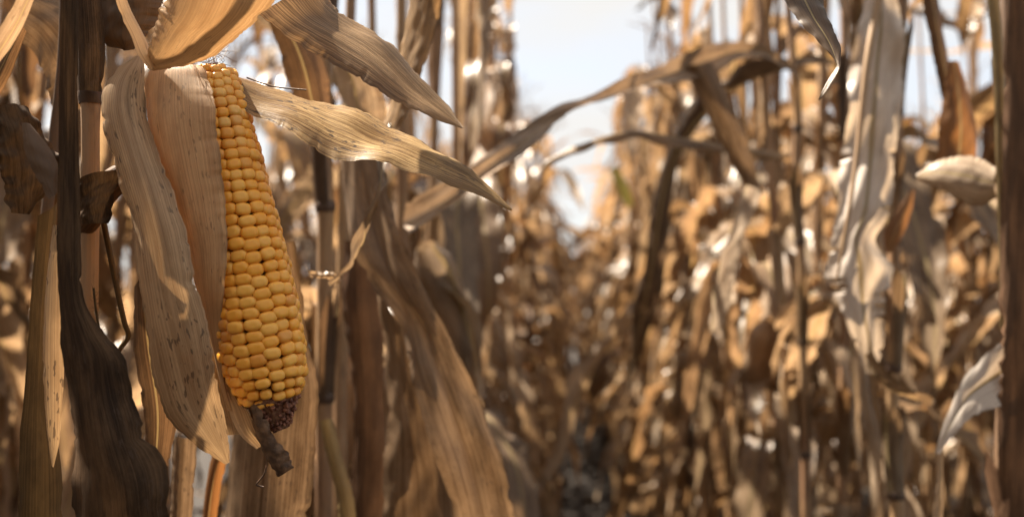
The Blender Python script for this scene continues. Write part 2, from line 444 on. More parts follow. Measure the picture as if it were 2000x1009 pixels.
# ------------------------------------------------------------------ the generic dried corn plant
def blade(rng, base, az, L, Wd, a0, a1, bend, bw, n=26, m=7, curl=1.0, ruf=0.14, twist=0.6, wander=0.6, crum=0.0):
    """dried blade: leaves the stalk at a0 from vertical, bends over to a1 near s=bend, curls, twists and ruffles"""
    s = np.linspace(0, 1, n)
    ang = a0 + (a1 - a0) / (1 + np.exp(-(s - bend) / bw))
    ang = ang + 0.18 * np.sin(s * rng.uniform(6, 14) + rng.uniform(0, 6))
    azs = az + wander * (s ** 1.3) * rng.uniform(-1, 1) + 0.25 * np.sin(s * 7 + rng.uniform(0, 6)) * s
    d = np.stack([np.sin(ang) * np.cos(azs), np.sin(ang) * np.sin(azs), np.cos(ang)], -1)
    c = np.zeros((n, 3)); c[1:] = np.cumsum((d[1:] + d[:-1]) / 2, 0) * L / (n - 1)
    c += base
    side = np.stack([-np.sin(azs), np.cos(azs), np.zeros(n)], -1)
    nor = np.cross(d, side)
    tw = twist * rng.uniform(-1, 1) * 3.0 * s ** 1.5 + 0.3 * twist * np.sin(s * 8 + rng.uniform(0, 6))
    sd = side * np.cos(tw)[:, None] + nor * np.sin(tw)[:, None]
    no = np.cross(d, sd)
    w = Wd * np.clip(0.35 + s / 0.22, 0, 1) * (1 - s ** 3.2) ** 0.8 * (1 + 0.10 * np.sin(s * rng.uniform(15, 30) + rng.uniform(0, 6)))
    w = np.maximum(w, 0.002)
    kap = np.clip(curl * (0.7 + 0.8 * np.sin(s * rng.uniform(3, 8) + rng.uniform(0, 6))), 0.08, 2.9)
    t = np.linspace(-1, 1, m)
    ph = kap[:, None] * t[None]
    X = np.sin(ph) / kap[:, None]; Z = (1 - np.cos(ph)) / kap[:, None]
    fq = rng.uniform(4, 9)
    Z = Z + ruf * t[None] ** 2 * (np.sin(s[:, None] * fq * 6.28 + (t[None] > 0) * 2.1 + rng.uniform(0, 6)) + 0.6 * np.sin(s[:, None] * fq * 14 + rng.uniform(0, 6)))
    if crum: Z = Z + crum * np.sin(s[:, None] * 23 + t[None] * 5 + rng.uniform(0, 6)) * np.sin(s[:, None] * 11 - t[None] * 3)
    jag = rng.normal(0, .06, (n, 2)) - .35 * (rng.random((n, 2)) < .05)
    X = X * (1 + np.where(t[None] > 0, jag[:, [1]], jag[:, [0]]) * np.abs(t)[None] ** 3)
    pts = c[:, None] + sd[:, None] * (X * (w / 2)[:, None])[..., None] + no[:, None] * (Z * (w / 2)[:, None])[..., None]
    return grid_geo(pts, Wd)

def husk_ear_geo(rng, base, az, L, tilt, hi=True):
    """a hanging ear still in its dry husk: overlapping husk leaves round it, loose tips below"""
    ax = np.array((math.cos(az) * math.sin(tilt), math.sin(az) * math.sin(tilt), -math.cos(tilt)))
    n, k = (18, 17) if hi else (8, 9)
    s = np.linspace(0, 1, n)
    r = 0.031 * np.clip(s / 0.14, 0.25, 1) ** 0.6 * (1 - 0.25 * s) * np.clip((1 - s) / 0.22, 0.05, 1) ** 0.8
    an = np.linspace(0, 2 * math.pi, k); an[-1] = an[0]
    e1 = np.cross(ax, (0, 1, 0.2)); e1 /= np.linalg.norm(e1); e2 = np.cross(ax, e1)
    rr = 1 + 0.09 * np.sin(an * 2 + rng.uniform(0, 6))[None] + 0.05 * np.sin(an * 5 + s[:, None] * 3)
    c = base + ax * (s * L)[:, None]
    pts = c[:, None] + (r[:, None] * rr)[..., None] * (e1 * np.cos(an)[:, None] + e2 * np.sin(an)[:, None])[None]
    gs = [grid_geo(pts, 0.18)]
    for q in range(4 if hi else 2):
        a = rng.uniform(0, 6.28)
        o = base + ax * L * rng.uniform(0.05, 0.75) + (e1 * math.cos(a) + e2 * math.sin(a)) * 0.024
        gs.append(blade(rng, o, a, rng.uniform(0.10, 0.2), 0.04, rng.uniform(1.6, 2.6), rng.uniform(2.2, 3.2), 0.4, 0.15, n=12 if hi else 6, m=5, curl=1.4, ruf=0.1, twist=0.3))
    return join_geo(gs)

def tassel_geo(rng, base, hi=True):
    gs = []
    nb = rng.integers(7, 12)
    for i in range(nb + 1):
        L = rng.uniform(0.14, 0.24) if i else 0.30
        a = rng.uniform(0, 6.28); lean = rng.uniform(0.25, 1.0) if i else 0.08
        o = base + np.array((0, 0, 0.012 * i if i else 0))
        s = np.linspace(0, 1, 9 if hi else 5)
        an = lean + (0.9 if i else 0.25) * s * rng.uniform(0.1, 1.3)
        d = np.stack([np.sin(an) * math.cos(a), np.sin(an) * math.sin(a), np.cos(an)], -1)
        c = np.vstack([[0, 0, 0], np.cumsum(d[:-1], 0) * L / (len(s) - 1)]) + o
        nn = 22 if hi else 7
        r = 0.0026 * (1 + 0.45 * np.sin(np.arange(nn) * 2.6)); r[-1] = 0.0008
        gs.append(tube_geo(cat(c, nn), r, k=5 if hi else 3))
    return join_geo(gs)

def plant_parts(seed, hi=True, H=None):
    """list of (part name, geometry, material) for one plant, base at the origin"""
    rng = np.random.default_rng(seed)
    H = H or rng.uniform(2.25, 2.65)
    nod = int(rng.integers(13, 16))
    zs = np.concatenate([[0.0, 0.10], 0.12 + (H - 0.32) * (np.linspace(0, 1, nod) ** 0.95)[1:]])
    bx, by, ph = rng.uniform(-0.05, 0.05), rng.uniform(-0.05, 0.05), rng.uniform(0, 6)
    def ctr(z):
        u = np.asarray(z) / H
        return np.stack([bx * u ** 2 + 0.012 * np.sin(u * 5 + ph), by * u ** 2 + 0.012 * np.cos(u * 4 + ph), np.asarray(z) * 1.0], -1)
    out = []
    zz, rr = [], []
    for i in range(len(zs) - 1):
        r0 = 0.0122 * (1 - 0.72 * zs[i] / H)
        for f, k in ((0.0, 1.22), (0.03, 1.12), (0.10, 1.0), (0.6, 0.95), (0.95, 1.02)) if hi else ((0, 1.15), (0.5, 0.95)):
            zz.append(zs[i] + f * (zs[i + 1] - zs[i])); rr.append(r0 * k)
    zz.append(H - 0.2); rr.append(0.0045)
    out.append(('stalk', tube_geo(ctr(np.array(zz)) - np.array((0, 0, 0.0)), np.array(rr), k=9 if hi else 5), M['stalk']))
    az0 = math.pi / 2 + rng.uniform(-0.3, 0.3)
    eari = int(round(nod * rng.uniform(0.40, 0.5)))
    for i in range(1, len(zs) - 1):
        u = zs[i] / H
        az = az0 + math.pi * i + rng.normal(0, 0.55)
        base = ctr(zs[i] + 0.06) + np.array((math.cos(az), math.sin(az), 0)) * 0.008
        if u > 0.8:
            a0, a1, bend, L, wd = rng.uniform(0.3, 0.7), rng.uniform(1.5, 2.9), rng.uniform(0.3, 0.6), rng.uniform(0.36, 0.6), rng.uniform(0.04, 0.065)
        elif u > 0.3:
            a0, a1, bend, L, wd = rng.uniform(0.4, 0.9), rng.uniform(2.4, 3.2), rng.uniform(0.12, 0.42), rng.uniform(0.58, 0.9), rng.uniform(0.06, 0.095)
        else:
            a0, a1, bend, L, wd = rng.uniform(0.8, 1.3), rng.uniform(2.8, 3.2), rng.uniform(0.05, 0.3), rng.uniform(0.45, 0.75), rng.uniform(0.045, 0.068)
        mk = M[['leaf', 'leaf', 'leaf2', 'leaf3', 'leaf2'][int(rng.integers(0, 5))]]
        nn, mm = (36, 9) if hi else (12, 3)
        wd *= rng.uniform(.75, 1.1)
        g = blade(rng, base, az, L, wd, a0, a1, bend, rng.uniform(0.05, 0.12), nn, mm, curl=rng.choice([0.4, 0.9, 1.6, 2.4]), ruf=rng.uniform(0.08, 0.32), twist=rng.uniform(0.2, 1.3), wander=rng.uniform(0.2, 1.2), crum=rng.uniform(.06, .22) if hi else 0)
        out.append(('leaf', g, mk))
        if hi and u < 0.8:
            # the sheath: the leaf's lower end wrapped round the stalk
            zs0 = np.linspace(zs[i] - 0.07, zs[i] + 0.075, 7)
            an = az + np.linspace(-2.2, 2.2, 8)
            rs = 0.0148 * (1 - 0.5 * u) * (1 + 0.35 * np.linspace(0, 1, 7) ** 3)
            pts = ctr(zs0)[:, None] + rs[:, None, None] * np.stack([np.cos(an), np.sin(an), 0 * an], -1)[None]
            out[-1] = ('leaf', join_geo([g, grid_geo(pts, 0.05)]), mk)
        if i == eari:
            ea = az + rng.uniform(-0.6, 0.6)
            eb = base + np.array((math.cos(ea), math.sin(ea), 0)) * 0.035
            out.append(('husked_ear', husk_ear_geo(rng, eb, ea, rng.uniform(0.19, 0.24), rng.uniform(0.15, 0.7), hi), M['leaf2']))
    out.append(('tassel', tassel_geo(rng, ctr(H - 0.21), hi), M['tassel']))
    return out

def merged_mesh(name, parts_):
    mats, mi, gs = [], [], []
    for nm, g, mt in parts_:
        if mt not in mats: mats.append(mt)
        mi.append(np.full(len(g[1]), mats.index(mt))); gs.append(g)
    v, f, a, b = join_geo(gs)
    return make_mesh(name, v, f, a, b, None, mats, np.concatenate(mi))

NVAR = 7
HI = []
for q in range(NVAR):
    HI.append([(nm, make_mesh(nm, *g, mt)) for nm, g, mt in plant_parts(100 + q, True)])
LO = [merged_mesh('corn_plant', plant_parts(300 + q, False)) for q in range(8)]

# ------------------------------------------------------------------ ground
gm = make_mesh('soil_ground', np.array([(-700, -100, 0), (700, -100, 0), (700, 1500, 0), (-700, 1500, 0)], float),
               np.array([[0, 1, 2, 3]]), np.zeros((4, 2)), np.zeros((4, 2)), M['soil'])
g_ = link('soil_ground', gm); g_['kind'] = 'structure'
# leaf litter lying in the aisle between the rows: uncountable
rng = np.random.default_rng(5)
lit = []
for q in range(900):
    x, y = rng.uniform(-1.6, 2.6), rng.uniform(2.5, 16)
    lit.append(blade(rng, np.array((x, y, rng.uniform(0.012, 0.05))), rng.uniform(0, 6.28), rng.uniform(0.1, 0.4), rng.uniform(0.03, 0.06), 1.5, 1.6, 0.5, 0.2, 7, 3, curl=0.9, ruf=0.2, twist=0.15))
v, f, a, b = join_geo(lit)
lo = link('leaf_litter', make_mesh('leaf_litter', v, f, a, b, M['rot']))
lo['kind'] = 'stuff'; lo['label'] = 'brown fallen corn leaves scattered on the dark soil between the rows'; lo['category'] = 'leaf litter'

def in_front(v, far_, m=60):
    """does any of these points hang in the photographer's way, nearer than far_ metres?"""
    q = (v - CP) @ CR
    d = -q[:, 2]
    dd = np.maximum(d, 1e-3)
    px = 1000 + FPX * q[:, 0] / dd; py = 504.5 - FPX * q[:, 1] / dd
    return bool(np.any((d > 0.01) & (d < far_) & (px > -m) & (px < 2000 + m) & (py > -m) & (py < 1009 + m)))
def mesh_v(me):
    a = np.empty(len(me.vertices) * 3, dtype=np.float32); me.vertices.foreach_get('co', a)
    return a.reshape(-1, 3)

SUNV = np.array(sd)
BEAMS = [P(700, 250, .605), P(725, 262, .60), P(850, 305, .595), P(770, 150, .615), P(835, 840, .85), P(690, 590, 1.0), P(1690, 300, 1.14), P(1690, 560, 1.12), P(1880, 350, .97)]
def shades(v, r=.032):
    """leaves that hang across the few shafts of sun that reach the foreground"""
    for q in BEAMS:
        w = v - q
        t = w @ SUNV
        d = np.linalg.norm(w - t[:, None] * SUNV, axis=1)
        if np.any((t > .08) & (d < r)): return True
    return False
def in_gap(v):
    """leaves of the nearer plants that would close the gap of sky over the aisle"""
    q = (v - CP) @ CR
    d = np.maximum(-q[:, 2], 1e-3)
    px = 1000 + FPX * q[:, 0] / d; py = 504.5 - FPX * q[:, 1] / d
    for x0, x1, y0, y1 in ((735, 795, -40, 95), (815, 872, 140, 280), (1762, 1835, 60, 230), (1395, 1440, -20, 70), (480, 520, 70, 130)):
        if np.any((-q[:, 2] > 0) & (px > x0) & (px < x1) & (py > y0) & (py < y1)): return True
    return bool(np.any((-q[:, 2] > 0) & (px > 1015) & (px < 1205 - np.clip(py, 0, 500) * .12) & (py > -40) & (py < 660)))

# ------------------------------------------------------------------ the foreground plants
def root_at(name, p, label, cat_, group=None):
    return empty(name, tuple(p), label, cat_, group)

def on_ground(p): return np.array((p[0], p[1], 0.0))

def hero_stalk(pts, d, rpx, root, mat='stalk', top=2.05, k=14, n=90, nodes=(), sheath=None):
    """a stalk through the given photo points (d metres ahead), carried on down to the soil and up to its tassel"""
    W_ = [P(x, y, d) for x, y in pts]
    o = np.array(root.location)
    path = [o * 1.0] + [w for w in W_[::-1]]
    tp = path[-1]
    if tp[2] < top: path.append(np.array((tp[0] * 1.0, tp[1], top)))
    c = cat(np.array(path), n)
    r = np.full(n, rpx / FPX * d)
    r *= 1.15 - 0.55 * (c[:, 2] / top)
    for z in nodes: r *= 1 + 0.16 * np.exp(-((c[:, 2] - z) / 0.010) ** 2)
    jr = np.random.default_rng(int(rpx * 10 + pts[0][0]))
    zn = sorted([0.0] + list(nodes) + [top])
    for z0, z1 in zip(zn[:-1], zn[1:]):          # the stalk kinks a little at each joint
        q = np.clip((c[:, 2] - z0) / max(z1 - z0, .01), 0, 1); k_ = jr.normal(0, .0035, 2)
        c[:, :2] += (np.sin(q * math.pi) * ((c[:, 2] > z0) & (c[:, 2] < z1)))[:, None] * k_
    o_ = part('stalk', tube_geo(c, r, k=k, ridge=.04), M[mat], root)
    for z in nodes:
        i = int(np.argmin(abs(c[:, 2] - z))); d_ = c[min(i + 1, n - 1)] - c[i - 1]; d_ /= np.linalg.norm(d_)
        hs = np.linspace(-.006, .006, 7)
        if sheath:
            zs_ = np.linspace(0, jr.uniform(.09, .15), 16); a0_ = jr.uniform(0, 6.28)
            an_ = a0_ + np.linspace(-2.3, 2.3, 15)
            top_ = 1 - .35 * np.abs(np.sin(an_ * 3.1 + jr.uniform(0, 6))) * jr.uniform(.5, 1, 15)
            rr_ = r[i] * (1.12 + .55 * np.linspace(0, 1, 16) ** 2.2)[:, None] * (1 + .06 * np.sin(an_ * 4 + 1))[None]
            cc_ = np.stack([np.interp(z + zs_, c[:, 2], c[:, q]) for q in range(3)], -1)
            pp_ = cc_[:, None] + np.stack([np.cos(an_)[None] * rr_, np.sin(an_)[None] * rr_, -(zs_[:, None] * (1 - top_[None]))], -1)
            part('sheath', grid_geo(pp_, .05), M[sheath], root)
        part('node', tube_geo(c[i] + d_ * hs[:, None], r[i] * (1.04 + .14 * np.cos(hs / .006 * 1.4)), k=k), M['node'], root)
    return o_

def crown(root, var, zmin=1.72, only=None):
    """upper leaves and tassel above the picture, from the generic plant"""
    for nm, me in HI[var]:
        z = min(v.co.z for v in me.vertices)
        zb = me.vertices[3].co.z
        if (nm == 'tassel' or (nm == 'leaf' and zb > zmin and z > 1.3)) and not in_front(mesh_v(me) + np.array(root.location), 1.5) and not shades(mesh_v(me) + np.array(root.location)):
            c = bpy.data.objects.new(nm, me); COL.objects.link(c); c.parent = root

# --- plant 1: the one that bears the open ear
p0 = on_ground(P(176, 500, 0.625))
ear_plant = root_at('corn_plant', p0, 'dry corn plant bearing the open golden ear with bare kernels', 'corn plant', 'foreground corn plants')
RT = ear_plant
def E(name, mat, L, Rr, dL, dR, root=None, **kw):
    return part(name, edge_geo(L, Rr, dL, dR, **kw), M[mat], root or RT, BASE if root is not None and root.parent else None)
BASE = ear_plant
hero_stalk([(176, -500), (176, 180), (172, 600), (168, 1009)], 0.625, 21, RT, 'stalk_tan', nodes=(P(176, 178, .625)[2], P(176, 178, .625)[2] - .17, P(176, 178, .625)[2] + .17))
crown(RT, 0)
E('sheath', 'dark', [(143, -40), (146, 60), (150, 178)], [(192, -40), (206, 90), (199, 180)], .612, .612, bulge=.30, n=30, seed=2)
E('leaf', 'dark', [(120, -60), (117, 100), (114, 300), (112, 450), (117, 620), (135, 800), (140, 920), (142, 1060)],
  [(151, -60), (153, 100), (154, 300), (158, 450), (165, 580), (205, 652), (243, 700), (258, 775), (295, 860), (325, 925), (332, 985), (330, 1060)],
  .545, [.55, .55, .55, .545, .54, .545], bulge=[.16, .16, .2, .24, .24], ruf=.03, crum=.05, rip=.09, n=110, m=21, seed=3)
E('leaf', 'leaf2', [(-14, 75), (18, 25), (48, -30)], [(-8, 135), (40, 62), (78, -30)], .52, .53, bulge=.15, n=20, seed=4)
E('leaf', 'leaf3', [(-20, 150), (10, 90), (42, 40)], [(-14, 205), (20, 150), (52, 62)], .66, .66, bulge=.2, n=20, seed=5)
E('leaf', 'greyleaf', [(15, 60), (60, 100), (90, 160), (110, 240)], [(90, -20), (160, 20), (205, 90), (200, 200)], .74, .74, bulge=.2, crum=.03, seed=6)
E('leaf', 'stalk_dark', [(178, -30), (186, 40), (200, 84), (245, 98)], [(325, -30), (318, 15), (303, 48), (262, 97)], .63, .62, bulge=.22, crum=.03, seed=7)
part('shank', tube_geo(cat(np.array([P(x, y, d) for x, y, d in [(158, 452, .63), (178, 418, .615), (196, 385, .606), (226, 354, .602), (262, 335, .606), (300, 322, .615)]]), 40), np.array([.0062, .0082, .0084, .0078, .007]), k=28, n=40, ridge=.10, rseed=1.2), M['rust_dark'], RT)
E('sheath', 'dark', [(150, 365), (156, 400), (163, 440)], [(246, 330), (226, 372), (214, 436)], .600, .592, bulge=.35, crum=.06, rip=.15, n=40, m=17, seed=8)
# hairy leaf stem with rim light
def hairy(path, r, d, nh, seed):
    rng = np.random.default_rng(seed)
    c = cat(np.array([P(x, y, d) for x, y in path]), 40)
    gs = [tube_geo(c, np.linspace(r, r * .8, 40), k=8)]
    for q in range(nh):
        i = int(rng.integers(1, 39)); a = rng.normal(size=3); a /= np.linalg.norm(a)
        gs.append(tube_geo([c[i], c[i] + a * (r + .0015), c[i] + a * (r + rng.uniform(.002, .004)) + (0, 0, .0008)], [.00012, .0001, .00004], k=3))
    return join_geo(gs)
part('leaf_stem', hairy([(196, 400), (212, 480), (228, 560), (243, 628), (251, 655), (238, 676), (224, 694)], .0019, .63, 130, 1), M['olive'], RT)
part('leaf_stem', hairy([(183, 562), (187, 600), (194, 640), (204, 668), (222, 686)], .0007, .60, 90, 2), M['olive'], RT)
E('leaf', 'veined_grey', [(505, 30), (560, 72), (650, 122), (720, 166), (790, 206), (850, 233), (902, 251)],
  [(630, -30), (655, 15), (700, 50), (765, 88), (820, 150), (872, 202), (905, 249)], [.60, .60, .595, .60], [.64, .64, .625, .60],
  bulge=[.10, .16, .2, .12, .05], fold=[0, .06, .1, .08, 0], ruf=.02, crum=.015, n=110, m=23, seed=9, fq=3)
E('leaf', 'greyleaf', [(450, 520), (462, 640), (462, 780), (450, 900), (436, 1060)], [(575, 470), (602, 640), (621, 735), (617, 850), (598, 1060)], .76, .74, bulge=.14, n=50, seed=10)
E('leaf', 'leaf3', [(523, 40), (545, 95), (560, 150), (585, 215)], [(565, 28), (612, 80), (640, 140), (648, 225)], .84, .84, bulge=.2, seed=11)
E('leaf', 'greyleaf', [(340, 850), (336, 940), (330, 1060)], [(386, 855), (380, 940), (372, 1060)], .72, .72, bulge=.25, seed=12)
E('leaf', 'orange', [(425, 850), (405, 930), (390, 1060)], [(448, 880), (432, 950), (418, 1060)], .78, .78, bulge=.25, seed=13)
E('leaf', 'leaf3', [(262, 560), (262, 680), (280, 800), (285, 900)], [(300, 520), (330, 680), (345, 800), (330, 910)], .66, .66, bulge=.2, seed=14)

# --- the ear
AX = cat(np.array([P(x, y, d) for x, y, d in [(413, 128, .606), (425, 210, .604), (440, 300, .602), (470, 450, .60), (500, 600, .60), (515, 690, .60), (531, 775, .60), (540, 806, .60), (549, 838, .60)]]), 200)
AS = np.concatenate([[0], np.cumsum(np.linalg.norm(np.diff(AX, axis=0), axis=1))])
LEN = AS[-1]
PXM = .60 / FPX
RAD_S = np.array([0, .04, .12, .25, .47, .66, .78, .86, .905, .93, .96, 1.0])
RAD_V = np.array([40, 52, 63, 71, 79, 84, 85, 79, 66, 40, 31, 11]) * PXM
def frame(s):
    u = s * LEN
    c = np.array([np.interp(u, AS, AX[:, k]) for k in range(3)])
    c2 = np.array([np.interp(min(u + .004, LEN), AS, AX[:, k]) for k in range(3)]); c1 = np.array([np.interp(max(u - .004, 0), AS, AX[:, k]) for k in range(3)])
    d = c2 - c1; d /= np.linalg.norm(d)
    f = CP - c; f -= d * f.dot(d); f /= np.linalg.norm(f)
    return c, d, f, np.cross(d, f) * -1.0
core = []
for s in np.linspace(0, 1, 60):
    c, d, f, r = frame(s)
    R0 = max(np.interp(s, RAD_S, RAD_V) - (.0068 if s < .9 else .0010 * 0), .002)
    an = np.linspace(0, 2 * math.pi, 41); an[-1] = an[0]
    bump = 1 + .09 * np.sin(an * 15 + s * 150) * np.sin(s * 260 + an * 4)
    core.append(c + (f * np.cos(an)[:, None] + r * np.sin(an)[:, None]) * R0 * bump[:, None])
ear = part('corn_ear', grid_geo(np.array(core), .15), M['cob'], RT)
ear['label'] = 'open corn ear with golden kernels and a bare dark red tip'

def kernel_unit(n=7):
    """one kernel: a rounded, slightly dented block, unit half sizes (x tangential, y axial, z outward)"""
    import bmesh
    bm = bmesh.new()
    bmesh.ops.create_cube(bm, size=2.0)
    bmesh.ops.subdivide_edges(bm, edges=bm.edges[:], cuts=n - 2, use_grid_fill=True)
    V = np.array([v.co[:] for v in bm.verts]); F = np.array([[v.index for v in f.verts] for f in bm.faces])
    bm.free()
    e = 2.5
    nrm = (np.abs(V) ** e).sum(1) ** (1 / e)
    V = V / nrm[:, None]
    h = (V[:, 2] + 1) / 2
    V[:, 0] *= .62 + .38 * np.clip(h * 1.35, 0, 1)
    V[:, 1] *= .72 + .28 * np.clip(h * 1.35, 0, 1)
    V[:, 2] -= .15 * np.exp(-(V[:, 0] ** 2 / .10 + V[:, 1] ** 2 / .16)) * (h > .6)
    return V, F, h
KV, KF, KH = kernel_unit()
krng = np.random.default_rng(21)
klist = []
NR = 16
for k in range(NR):
    s = .006 + krng.uniform(0, .012) + krng.uniform(0, .02)
    while s < .922:
        edge_ = s > .885
        pit = (.0265 + .0045 * math.sin(min(1, s / .6) * math.pi / 2)) * (0.80 if s < .06 else 1.0) * (1 - max(0, s - .80) * 1.5)
        pit *= krng.uniform(.93, 1.06)
        th = (k + .5) * 2 * math.pi / NR + .12 * (s - .5) + krng.normal(0, .012) + .02 * math.sin(s * 30 + k * 2)
        R0 = np.interp(s, RAD_S, RAD_V) * (1 + krng.normal(0, .018))
        a = R0 * math.pi / NR * 1.18 * krng.uniform(.94, 1.04)
        bx_ = pit * LEN / 2 * 1.17
        if s > .86: a *= krng.uniform(.78, 1.0); bx_ *= krng.uniform(.85, 1.0); R0 *= krng.uniform(.95, 1.02)
        c, d, f, r = frame(min(s, .93))
        rad = f * math.cos(th) + r * math.sin(th)
        tan = -f * math.sin(th) + r * math.cos(th)
        # turn each kernel a little
        q = krng.normal(0, .06, 2)
        tilt = (0.0 if s < .8 else (s - .8) * 3.0) - max(0, .12 - s) * 2.5
        d2 = d + rad * (q[0] - tilt * .6) * .6 + tan * q[1]; d2 /= np.linalg.norm(d2)
        rad2 = rad - d2 * rad.dot(d2); rad2 /= np.linalg.norm(rad2)
        tan2 = np.cross(d2, rad2)
        hz = .0052
        ctr_ = c + rad * (R0 - hz)
        sx_ = (ctr_ - CP) @ CR
        px = 1000 + FPX * sx_[0] / -sx_[2]; py = 504.5 - FPX * sx_[1] / -sx_[2]
        hus = np.interp(py, [140, 250, 400, 480, 600, 690], [410, 425, 440, 445, 431, 425])
        facing = rad.dot((CP - c) / np.linalg.norm(CP - c))
        vis = facing if px > hus - 4 else -1
        klist.append((vis, ctr_, tan2 * a, d2 * bx_, rad2 * hz, s + krng.normal(0, .04) < .17))
        s += pit
klist.sort(key=lambda q: -q[0])
kun = None
kme2 = make_mesh('kernel', KV, KF, KV[:, :2], np.stack([KV[:, 0], KH], -1), M['kernel_top'])
rest, rmi = [], []
o0 = np.array(RT.location)
kme = make_mesh('kernel', KV, KF, KV[:, :2], np.stack([KV[:, 0], KH], -1), M['kernel'])
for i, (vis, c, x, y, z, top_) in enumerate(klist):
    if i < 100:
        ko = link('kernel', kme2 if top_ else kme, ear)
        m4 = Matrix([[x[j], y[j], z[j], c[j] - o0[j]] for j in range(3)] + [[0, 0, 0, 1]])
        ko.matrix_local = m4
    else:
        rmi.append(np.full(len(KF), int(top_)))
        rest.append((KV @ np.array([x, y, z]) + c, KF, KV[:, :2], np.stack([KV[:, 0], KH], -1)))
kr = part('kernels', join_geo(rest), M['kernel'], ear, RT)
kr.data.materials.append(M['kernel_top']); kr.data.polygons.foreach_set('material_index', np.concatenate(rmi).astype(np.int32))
kr['kind'] = 'stuff'
# dark undeveloped kernels on the bare tip
ch = []
for q in range(330):
    s = krng.uniform(.895, .999); th = krng.uniform(0, 6.28)
    c, d, f, r = frame(s); rad = f * math.cos(th) + r * math.sin(th)
    sc = krng.uniform(.0006, .0019) * (1.15 - (s - .9) * 5)
    R0 = np.interp(s, RAD_S, RAD_V) if s > .925 else np.interp(.93, RAD_S, RAD_V)
    tan = np.cross(d, rad)
    ax_ = krng.normal(0, .35, 3)
    rad2 = rad + ax_ * .5; rad2 /= np.linalg.norm(rad2)
    ch.append((KV[:, [0]] * tan * sc + KV[:, [1]] * d * sc + KV[:, [2]] * rad2 * sc * krng.uniform(1.2, 2.4) + c + rad * (R0 + .0002), KF, KV[:, :2], KV[:, :2]))
part('chaff', join_geo(ch), M['chaff'], ear, RT)
def H(mat, L, Rr, dL, dR, label=None, **kw):
    o = E('husk_leaf', mat, L, Rr, dL, dR, root=ear, **kw)
    if label: o['label'] = label
    return o
H('husk', [(288, 150), (283, 175), (290, 225), (303, 275), (345, 400), (392, 560), (418, 655), (431, 730), (444, 800)],
  [(395, 128), (410, 145), (420, 210), (428, 280), (441, 400), (445, 480), (434, 600), (431, 690), (440, 760), (453, 802)],
  [.615, .612, .61, .608, .604, .603, .604, .602], [.592, .574, .570, .570, .570, .572, .582, .592, .594], 'smooth tan husk leaf wrapped round the ear',
  bulge=[.22, .24, .24, .22, .2, .12], ruf=.003, rip=.0, n=120, m=31, seed=20)
H('husk_spot', [(262, 112), (222, 140), (201, 180), (200, 235), (222, 315), (243, 390), (262, 470), (273, 560), (290, 680), (320, 800), (372, 862), (440, 906)],
  [(280, 112), (283, 140), (281, 180), (286, 225), (310, 300), (345, 390), (368, 470), (386, 560), (410, 650), (430, 770), (446, 850), (449, 902)],
  [.60, .592, .585, .58, .575, .572, .57, .57, .572, .574, .577], [.60, .59, .582, .575, .568, .564, .562, .562, .566, .572, .577], 'long narrow husk leaf with dark mildew specks',
  bulge=[.25, .25, .22, .2, .18, .14, .1], fold=[0, 0, 0, .05, .08, .04], ruf=.02, crum=.012, n=140, m=27, seed=21, fq=3)
H('husk', [(286, 128), (292, 90), (305, 40), (322, -10), (335, -60)], [(300, 139), (372, 126), (428, 102), (472, 62), (535, 5), (575, -60)],
  [.585, .57, .56, .55, .545], [.585, .575, .565, .555, .55], 'broad husk leaf folded back over the top of the ear', bulge=[.05, .25, .3, .28, .25], crum=.01, n=70, m=27, seed=22)
H('husk', [(218, -40), (232, 20), (256, 72), (272, 110), (292, 137)], [(236, -40), (254, 15), (276, 58), (292, 92), (301, 133)], .575, .585, bulge=.2, n=40, seed=23)
H('veined', [(415, 148), (445, 172), (482, 218), (560, 256), (622, 294), (655, 306), (700, 318), (765, 320), (830, 345), (922, 376), (998, 412)],
  [(418, 140), (450, 146), (520, 168), (600, 188), (652, 202), (705, 216), (782, 258), (860, 296), (902, 320), (945, 352), (1001, 409)],
  [.60, .595, .588, .583, .58, .582, .586, .59], [.605, .62, .632, .632, .622, .61, .60, .59], 'straw husk leaf stretching out to the right with black specks',
  bulge=[.02, .12, .15, .12, .1, .05], fold=[0, .04, .08, .1, .08, 0], ruf=.03, crum=.018, n=130, m=25, seed=24, fq=4)
H('husk_spot', [(380, 500), (392, 640), (412, 760), (440, 850)], [(440, 500), (452, 640), (466, 760), (470, 850)], .642, .634, bulge=-.2, n=40, seed=27)  # added husk hidden behind the ear, put in to keep sun off the kernels
H('husk_spot', [(428, 690), (434, 740), (444, 790), (466, 845), (500, 877)], [(440, 735), (462, 780), (486, 806), (505, 842), (522, 868)], [.60, .598, .595, .592, .592], [.60, .592, .585, .585, .59], bulge=-.2, n=50, seed=25)
sk = []
rs = np.random.default_rng(31)
part('silk', edge_geo([(486, 792), (495, 832), (508, 868), (522, 900), (545, 930)], [(500, 788), (520, 818), (536, 852), (560, 882), (574, 912)], .588, .584, bulge=.2, ruf=.05, crum=.04, rip=.2, n=50, m=13, seed=26), M['silk'], ear, RT)
for q in range(26):
    x0 = 360 + rs.uniform(0, 70)
    a = [(x0, 128 - rs.uniform(0, 12)), (x0 + rs.uniform(-10, 25), 108 + rs.uniform(-10, 20)), (x0 + rs.uniform(-20, 50), 95 + rs.uniform(-20, 35))]
    sk.append(tube_geo(cat(np.array([P(x, y, .59 + .01 * rs.uniform(-1, 1)) for x, y in a]), 8), .00016, k=4))
sf = part('silk', join_geo(sk), M['silk'], ear, RT); sf['kind'] = 'stuff'
part('silk', tube_geo(cat(np.array([P(x, y, .595) for x, y in [(482, 152), (505, 160), (540, 170), (598, 176)]]), 14), .0005, k=5), M['silk'], ear, RT)
